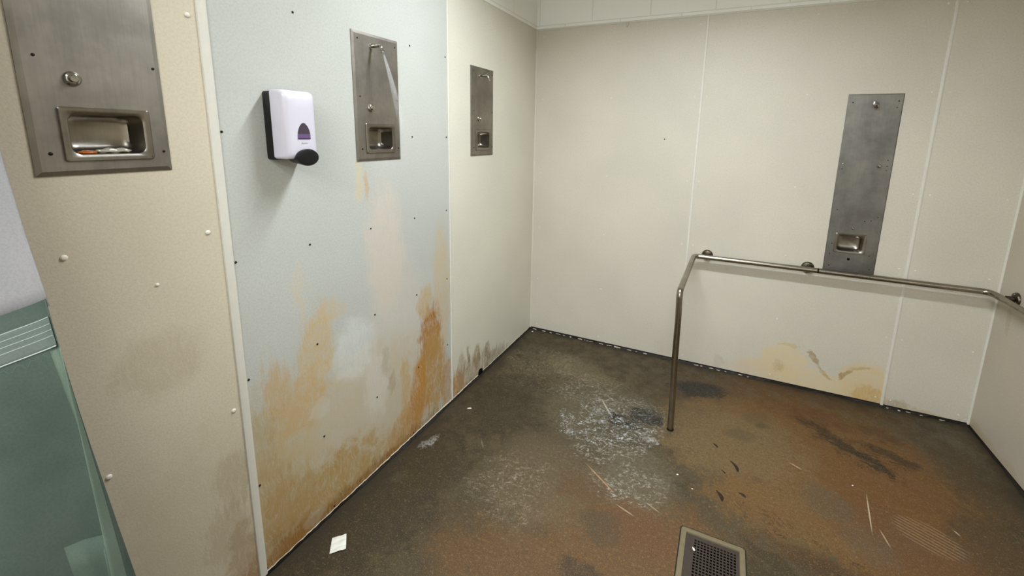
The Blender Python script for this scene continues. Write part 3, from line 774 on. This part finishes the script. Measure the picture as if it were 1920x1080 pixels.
# soap scraps in the nearest dish
t = NT('soap_amber'); t.b.inputs['Subsurface Weight'].default_value = .2; mat_soap = t.fin(lin((168, 92, 36)), .25)
bm = bmesh.new(); bmesh.ops.create_icosphere(bm, subdivisions=3, radius=1)
for v in bm.verts: v.co = Vector((v.co.x * .010, v.co.y * .018 * (1 + .15 * math.sin(9 * v.co.x)), v.co.z * .005 + .0006 * math.sin(14 * v.co.y)))
o = obj('soap_scrap', bm, mat_soap, smooth=True); o.location = (-.012, -2.700, 1.533 + .0525)
tag(o, 'amber soap scrap in the dish of the largest shower plate', 'soap')
mat_sachet = plain('clear_wrapper', (196, 190, 172), .15, .35, .7, .05, 120)
bm = bmesh.new()
rings = []
for i in range(15):
    s = i / 14; wy = -.038 + .076 * s
    rr = .006 * (max(0, math.sin(math.pi * s)) ** .5) + .0008
    rings.append([(rr * 1.5 * math.cos(a) + .002 * math.sin(9 * s), wy, .006 + rr * math.sin(a) * (1 + .3 * math.sin(17 * s + a))) for a in [2 * math.pi * k / 12 for k in range(12)]])
loft(bm, rings, True, True)
o = obj('wrapper', bm, mat_sachet, smooth=True); o.location = (-.018, -2.645, 1.533 + .0495)
tag(o, 'shiny crumpled wrapper lying in the dish of the largest shower plate', 'wrapper')

# spray of water from the middle plate
t = NT('water_spray')
gc = t.new('ShaderNodeTexCoord').outputs['Object']
sx_ = t.new('ShaderNodeSeparateXYZ'); t.l.new(gc, sx_.inputs[0])
nn, _ = t.noise(t.mapping(gc, scale=(1, 1, .12)), 180, 3)
fade = t.rng(sx_.outputs[2], -.34, -.02, 0.0, .17, False)
al = t.math('MULTIPLY', fade, t.rng(nn, .25, .7, .55, 1.1))
mat_spray = t.fin((.93, .94, .93, 1), .12, 0, .6); t.put(t.b.inputs['Alpha'], al)
bm = bmesh.new(); pts = []; rd = []
for i in range(13):
    s = i / 12; pts.append((.080 * s + .012 * s * s * 0, 0, -.36 * s * (1) * (.75 + .25 * s))); rd.append(.0035 + .014 * s ** .8)
pts = [(.012 * 0 + p[0] * 1.25, 0, p[2]) for p in pts]
tube(bm, pts, rd, 20)
o = obj('water_spray', bm, mat_spray, smooth=True); o.location = (.0735, -1.745, 1.966)
tag(o, 'thin spray of water from the nozzle of the middle shower plate', 'water')

# ------------------------------------------------------------------ soap dispenser
mat_wplastic = plain('white_plastic', (208, 203, 211), .3, 0, .5, .01, 30)
mat_bplastic = plain('black_plastic', (14, 13, 15), .4, 0, .4, .05, 60)
t = NT('smoked_window')
g = t.new('ShaderNodeTexCoord').outputs['Object']; sz = t.new('ShaderNodeSeparateXYZ'); t.l.new(g, sz.inputs[0])
mat_window = t.fin(t.mix(t.rng(sz.outputs[2], .082, .087), lin((104, 80, 120)), lin((70, 60, 70))), .12, 0, .6)
DW, DH = .124, .228
d = thing('soap_dispenser', 'white soap dispenser with black push button and purple window', 'soap dispenser', (0.0003, -2.243, 1.552), math.pi / 2)
bm = bmesh.new()
def dring(x0, x1, z0, z1, y, r): return [(x, y, z) for x, z in rrect((x0+x1)/2, (z0+z1)/2, x1-x0, z1-z0, r)]
loft(bm, [dring(0, DW, -.004, DH - .004, 0, .010), dring(0, DW, -.004, DH - .004, -.030, .010), dring(.003, DW - .003, -.002, DH - .006, -.040, .010)], True, True)
autosmooth(obj('mounting_base', bm, mat_bplastic, d))
bm = bmesh.new()
loft(bm, [dring(.001, DW - .001, .000, DH - .001, -.034, .010), dring(0, DW, .0, DH, -.040, .010), dring(0, DW, .0, DH - .001, -.078, .012), dring(.003, DW - .003, .001, DH - .006, -.092, .014),
          dring(.010, DW - .010, .005, DH - .016, -.100, .016), dring(.020, DW - .020, .014, DH - .030, -.104, .018), dring(.040, DW - .040, .04, DH - .06, -.106, .018)], True, True)
cov = autosmooth(obj('cover', bm, mat_wplastic, d), 50)
# arched level window
bm = bmesh.new()
def arch(y, g_):
    out = []
    zc, hh, ww = .070, .052, .0245
    for k in range(21):
        a = math.pi * k / 20
        out.append((.064 + (ww - g_) * math.cos(a) * (1 - .25 * math.sin(a) ** 3), y, zc + g_ + (hh - 2 * g_) * max(0, math.sin(a)) ** .85))
    return out
loft(bm, [arch(-.1035, 0), arch(-.1078, .0005), arch(-.1078, .003)], True, True)
obj('level_window', bm, mat_window, cov)
bm = bmesh.new(); box(bm, (.040, -.1082, .068), (.088, -.1030, .071)); obj('window_sill', bm, plain('purple_line', (58, 34, 78), .3), cov)
# small grey script mark, only strokes are legible
bm = bmesh.new()
mk = [(.052, .051), (.0545, .0565), (.057, .053), (.055, .0515), (.0575, .0525), (.060, .0545), (.0615, .0525), (.064, .0545), (.0655, .0525), (.068, .0545), (.071, .0535), (.077, .0545)]
tube(bm, [(x, -.1062, z) for x, z in mk], .0006, 6); obj('printed_mark', bm, plain('grey_print', (120, 116, 128), .5), cov)
bm = bmesh.new()
def ell(y, a, b): return [(.066 + a * math.cos(2*math.pi*k/32), y, .006 + b * math.sin(2*math.pi*k/32)) for k in range(32)]
loft(bm, [ell(-.060, .034, .022), ell(-.106, .040, .0275), ell(-.116, .042, .029), ell(-.120, .040, .027), ell(-.122, .030, .019), ell(-.121, .008, .006)], True, True)
autosmooth(obj('push_button', bm, mat_bplastic, d), 40)

# ------------------------------------------------------------------ grab rail
RZ = .842; RY = -.058
g = thing('grab_rail', 'bent stainless grab rail with a floor post, running along the far wall', 'grab rail', (1.265, -.835, 0))
off = Vector((-1.265, .835, 0))
def rel(p): return tuple(Vector(p) + off)
path = fillet([(1.262, -.835, 0), (1.248, -.835, RZ - .010), (1.262, RY, RZ - .004), (1.985, RY, RZ)], .034, 8)
# slightly dented post
pp = []
for i, p in enumerate(path):
    if i == 1:
        a = path[0]
        for s in (.1, .3, .5, .7, .85): pp.append(a.lerp(p, s) + Vector((.0015 * math.sin(9 * s), 0, 0)))
    pp.append(p)
bm = bmesh.new(); tube(bm, [rel(p) for p in pp], .0168, 20); autosmooth(obj('post_tube', bm, mat_rail, g))
bm = bmesh.new()
path2 = fillet([(1.993, RY, RZ), (2.794, RY, RZ), (2.794, -1.25, RZ)], .045, 8)
tube(bm, [rel(p) for p in path2], .0172, 20); autosmooth(obj('wall_tube', bm, mat_rail, g))
bm = bmesh.new(); tube(bm, [rel((1.983, RY, RZ)), rel((1.995, RY, RZ))], .0150, 18); obj('joint', bm, mat_hole, g)
bm = bmesh.new(); lathe(bm, [(.020, 0), (.020, .006), (.018, .010)], rel((1.262, -.835, 0)), (0, 0, 1), 20); autosmooth(obj('floor_collar', bm, mat_dark, g))
def flange(pos, ax):
    ax = Vector(ax); bm = bmesh.new()
    lathe(bm, [(.037, 0), (.037, .003), (.033, .010), (.022, .014), (.014, .015), (.0135, .042)], rel(pos), ax, 28)
    f = autosmooth(obj('flange', bm, mat_flange, g))
    a = ax.cross(Vector((0, 0, 1))).normalized()
    for q in (60, 180, 300):
        c = Vector(rel(pos)) + (Vector((0, 0, 1)) * math.sin(math.radians(q + 30)) + a * math.cos(math.radians(q + 30))) * .026
        bm = bmesh.new(); lathe(bm, [(.0045, .009), (.0045, .014), (.003, .0155), (0, .0155)], c, ax, 10); obj('flange_screw', bm, mat_chrome, f, smooth=True)
for x in (1.345, 1.943): flange((x, 0.0, RZ), (0, -1, 0))
flange((ROOM_W, -.165, RZ + .006), (-1, 0, 0)); flange((ROOM_W, -1.15, RZ), (-1, 0, 0))

# ------------------------------------------------------------------ floor drain
dr = thing('floor_drain', 'square floor drain with a tan metal frame and dark perforated grate', 'drain', (DR[0], DR[2], 0))
fw, fh = DR[1] - DR[0], DR[3] - DR[2]
mat_frame = plain('dull_brass', (126, 114, 86), .5, .3, .4, .1, 40)
mat_grate = plain('dark_grate', (84, 74, 66), .35, .6, .5, .1, 60)
def flat_ring(w, h, r, g_, z): return [(x, y, z) for x, y in rrect(w/2, h/2, w - 2*g_, h - 2*g_, r)]
bm = bmesh.new()
loft(bm, [flat_ring(fw, fh, .012, -.001, -.03), flat_ring(fw, fh, .012, -.001, .0025), flat_ring(fw, fh, .010, .003, .0035), flat_ring(fw, fh, .006, .019, .0030), flat_ring(fw, fh, .004, .021, -.004), flat_ring(fw, fh, .004, .021, -.03)])
obj('frame', bm, mat_frame, dr)
bm = bmesh.new()
g0 = .0205; hol = []
nx, ny = 13, 14
ax0, ax1, ay0, ay1 = .052, fw - .030, .030, fh - .036
px = (ax1 - ax0) / nx; py = (ay1 - ay0) / ny
for i in range(nx):
    for j in range(ny):
        hol.append((ax0 + i*px + px*.16, ax0 + (i+1)*px - px*.16, ay0 + j*py + py*.2, ay0 + (j+1)*py - py*.2))
slab(bm, g0, fw - g0, g0, fh - g0, hol, lambda u, v, dd: (u, v, dd), -.0045, -.0025)
obj('grate', bm, mat_grate, dr)
bm = bmesh.new(); box(bm, (.001, .001, -.17), (fw - .001, fh - .001, -.06)); obj('sump', bm, mat_hole, dr)
# dark seam round the frame
bm = bmesh.new(); loft(bm, [flat_ring(fw, fh, .014, -.006, .0003), flat_ring(fw, fh, .014, -.0055, .001), flat_ring(fw, fh, .012, -.001, .001), flat_ring(fw, fh, .012, -.001, .0003)])
obj('seam', bm, mat_grime, dr)

# ------------------------------------------------------------------ litter on the floor
mat_paper = plain('paper_white', (232, 228, 216), .6, 0, .3, .05, 90)
mat_debris = plain('dark_debris', (44, 30, 20), .6, 0, .3, .15, 90)
def grid_quad(corners, n, fz, th):
    bm = bmesh.new(); c = [Vector(p) for p in corners]
    top = [[None]*(n+1) for _ in range(n+1)]; bot = [[None]*(n+1) for _ in range(n+1)]
    for i in range(n+1):
        for j in range(n+1):
            s, q = i/n, j/n
            p = c[0]*(1-s)*(1-q) + c[1]*s*(1-q) + c[2]*s*q + c[3]*(1-s)*q
            z = fz(s, q); top[i][j] = bm.verts.new((p.x, p.y, z + th)); bot[i][j] = bm.verts.new((p.x, p.y, z))
    for i in range(n):
        for j in range(n):
            bm.faces.new([top[i][j], top[i+1][j], top[i+1][j+1], top[i][j+1]]); bm.faces.new([bot[i][j], bot[i][j+1], bot[i+1][j+1], bot[i+1][j]])
    for i in range(n):
        for a, b in (((i,0),(i+1,0)), ((n,i),(n,i+1)), ((i+1,n),(i,n)), ((0,i+1),(0,i))):
            bm.faces.new([top[a[0]][a[1]], bot[a[0]][a[1]], bot[b[0]][b[1]], top[b[0]][b[1]]])
    return bm
cx, cy = .136, -2.187
corn = [(.094 - cx, -2.176 - cy), (.135 - cx, -2.140 - cy), (.183 - cx, -2.187 - cy), (.142 - cx, -2.232 - cy)]
bm = grid_quad([(x, y, 0) for x, y in corn], 10, lambda s, q: .0008 + .004 * abs(math.sin(5 * s + 2 * q)) * s + .003 * abs(math.sin(8 * q + s)), .0012)
o = obj('paper_scrap', bm, mat_paper); o.location = (cx, cy, 0)
tag(o, 'small square white paper scrap on the floor near the left wall', 'paper')
def flake(name, label, cat, x, y, L, W, rot, m, h=.003, group=None, z=0.0):
    bm = bmesh.new(); n = 9; rings = []
    for i in range(n):
        s = i / (n - 1); ww = W * (max(0, math.sin(math.pi * min(1, s * .9 + .06))) ** .8) * (.55 + .6 * s)
        px_ = -L/2 + L*s; bend = .12 * L * math.sin(math.pi * s)
        rings.append([(px_, bend + ww/2, .0003), (px_, bend + ww*.3, h*.8), (px_, bend, h), (px_, bend - ww*.3, h*.7), (px_, bend - ww/2, .0003)])
    loft(bm, rings, True, True)
    o = obj(name, bm, m, smooth=False); o.location = (x, y, z); o.rotation_euler = (0, 0, math.radians(rot))
    return tag(o, label, cat, group)
G = 'dark debris flecks on the floor'
flake('debris_fleck', 'long curved dark debris fleck, largest of the dark flecks between post and drain', 'debris', 1.594, -.985, .075, .020, -62, mat_debris, .003, G)
flake('debris_fleck', 'small dark fleck farthest from the drain, just right of the rail post foot', 'debris', 1.502, -.862, .034, .014, -45, mat_debris, .003, G)
flake('debris_fleck', 'wedge-shaped dark debris fleck, the left one of the two nearest the drain', 'debris', 1.530, -1.222, .062, .022, -65, mat_debris, .003, G)
flake('debris_fleck', 'short dark debris fleck, the right one of the two nearest the drain', 'debris', 1.628, -1.170, .034, .020, -30, mat_debris, .003, G)
flake('debris_fleck', 'tiny faint brown fleck left of the long curved fleck', 'debris', 1.545, -1.052, .026, .010, -45, mat_debris, .002, G)
flake('white_crumb', 'white crumb lying on the drain grate', 'crumb', 1.442, -1.562, .016, .011, -50, mat_paper, .005, None, -.0025)
H = 'white crumbs on the floor'
for (x, y, L, W, r, lab) in [(.134, -1.192, .026, .010, 35, 'pale flake on the dark floor beside the left wall, near the panel joint'),
                             (1.338, -1.175, .010, .008, 20, 'tiny white crumb on the floor left of the dark flecks'),
                             (.045, -.055, .014, .009, 10, 'white crumb on the floor in the far left corner'),
                             (1.412, -1.237, .007, .006, 0, 'tiny pale crumb just above the drain corner'),
                             (2.115, -.865, .010, .006, 40, 'tiny pale crumb on the rusty floor below the dark veins')]:
    flake('white_crumb', lab, 'crumb', x, y, L, W, r, mat_paper, .003, H)

# ------------------------------------------------------------------ shower curtain and its rod
def fabric(name, c1, c2, trans, rough=.7):
    t = NT(name)
    v = t.new('ShaderNodeTexCoord').outputs['Object']
    n, _ = t.noise(v, 6, 3); f, _ = t.noise(v, 260, 2)
    col = t.mix(t.rng(n, .3, .7), lin(c1), lin(c2))
    col = t.mix(t.math('MULTIPLY', t.rng(f, .4, .65), .18), col, lin(tuple(x * .8 for x in c2)))
    t.fin(col, rough, 0, .25)
    tr = t.new('ShaderNodeBsdfTranslucent'); t.put(tr.inputs[0], col)
    mx = t.new('ShaderNodeMixShader'); mx.inputs[0].default_value = trans
    t.l.new(t.b.outputs[0], mx.inputs[1]); t.l.new(tr.outputs[0], mx.inputs[2])
    t.l.new(mx.outputs[0], t.n['Material Output'].inputs['Surface'])
    return t.m
mat_cur_top = fabric('curtain_grey_mesh', (172, 169, 168), (162, 160, 160), .35)
mat_cur_green = fabric('curtain_green', (87, 99, 88), (75, 88, 78), .25)
mat_cur_band = fabric('curtain_band', (122, 132, 124), (108, 120, 112), .3)
mat_stitch = plain('stitching', (176, 188, 180), .6, 0, .3, .03, 80)
EZ = [(.0, .560), (.20, .530), (.50, .475), (.773, .422), (.93, .390), (1.082, .357), (1.20, .327), (1.325, .294), (1.45, .250), (1.60, .212), (2.10, .15), (2.83, .13)]
def edge_x(z):
    for (a, xa), (b, xb) in zip(EZ[:-1], EZ[1:]):
        if a <= z <= b: return xa + (xb - xa) * (z - a) / (b - a)
    return EZ[0][1] if z < 0 else EZ[-1][1]
CY0 = -2.900
def cpt(s, z, dn=0.0):
    X0, Y0 = .020, -3.13
    ex = edge_x(z) + (.004 * math.sin(z * 9) if z < 1.3 else 0)
    x = X0 + (ex - X0) * s
    amp = .026 + .026 * max(0, min(1, (1.2 - z) / .6)) * 1.8 if z < 1.2 else (.007 if z > 1.45 else .007 + .019 * (1.45 - z) / .25)
    ph = 2 * math.pi * 2.1
    y = CY0 + (Y0 - CY0) * (1 - s) + amp * (math.cos(s * ph + .9 - .5 * z) - math.cos(ph + .9 - .5 * z)) + dn
    return (x, y, z)
def hem(z, s):       # the hem slopes up towards the free edge
    x = .012 + (edge_x(z) - .012) * s
    return z + .42 * (x - .29) - 1.6 * (x - .29) ** 2
def sheet(name, z0f, z1f, m, parent, dn=0.0, ns=56, nz=30, th=.0012, s0=0.0, s1=1.0):
    bm = bmesh.new(); rows = []
    for j in range(nz + 1):
        row = []
        for i in range(ns + 1):
            s = s0 + (s1 - s0) * i / ns
            za, zb = z0f(s), z1f(s)
            row.append(bm.verts.new(cpt(s, za + (zb - za) * j / nz, dn)))
        rows.append(row)
    for j in range(nz):
        for i in range(ns): bm.faces.new([rows[j][i], rows[j][i+1], rows[j+1][i+1], rows[j+1][i]])
    o = obj(name, bm, m, parent, smooth=True, recalc=False)
    md = o.modifiers.new('thickness', 'SOLIDIFY'); md.thickness = th; md.offset = 0
    return o
cur = thing('shower_curtain', 'shower curtain with grey upper part and green lower part, gathered at the left wall', 'shower curtain', (0, 0, 0))
HZ = 1.325
sheet('upper_panel', lambda s: hem(HZ, s) - .01, lambda s: 2.83, mat_cur_top, cur, nz=40)
lp = sheet('lower_panel', lambda s: .06, lambda s: hem(HZ, s) + .004, mat_cur_green, cur, -.0022)
bd = sheet('hem_band', lambda s: hem(HZ, s) - .085, lambda s: hem(HZ, s) - .028, mat_cur_band, cur, -.0050, nz=8)
for k, (dz, r) in enumerate([(-.030, .0008), (-.042, .0006), (-.053, .0006), (-.064, .0006), (-.084, .0013)]):
    bm = bmesh.new(); tube(bm, [cpt(i / 60, hem(HZ, i / 60) + dz, -.0062) for i in range(61)], r, 6)
    obj('stitch_line', bm, mat_stitch, bd, smooth=True)
bm = bmesh.new()
tube(bm, [cpt(i / 120, hem(HZ, i / 120) - .097 + (.004 if i % 4 < 2 else -.004), -.0030) for i in range(6, 114)], .0008, 5)
obj('zigzag_stitching', bm, plain('stitch_dark', (84, 108, 98), .6), cur)
fr = sheet('edge_fold', lambda s: .06, lambda s: hem(HZ, s) - .09, fabric('curtain_edge', (122, 138, 120), (108, 124, 108), .3), cur, -.0030, ns=8, s0=.93, s1=1.05)
pk = sheet('patch', lambda s: .30, lambda s: .865 - .10 * (1 - s) + .006 * math.sin(s * 40), fabric('curtain_patch', (98, 112, 98), (88, 102, 89), .3), cur, -.0048, ns=8, nz=10, s0=.82, s1=1.052)
mat_rod = steel('track_metal', (190, 188, 180), .3)
tr_ = thing('curtain_track', 'ceiling track that carries the shower curtain', 'curtain track', (0, -3.0, CEIL))
bm = bmesh.new(); box(bm, (.03, -.012, -.022), (ROOM_W - .03, .012, -.0005)); obj('rail', bm, mat_rod, tr_)
for x in (.09, 1.4, 2.75):
    bm = bmesh.new(); box(bm, (x - .02, -.020, -.024), (x + .02, .020, -.0003)); obj('bracket', bm, mat_rod, tr_)
for i in range(6):
    s = .05 + i / 5 * .9; p = cpt(s, 2.82)
    bm = bmesh.new(); tube(bm, [p, (p[0], p[1] * .6 - 3.0 * .4, 2.86), (p[0], -3.0, CEIL - .028)], .0015, 6); obj('hook', bm, mat_rod, cur, smooth=True)
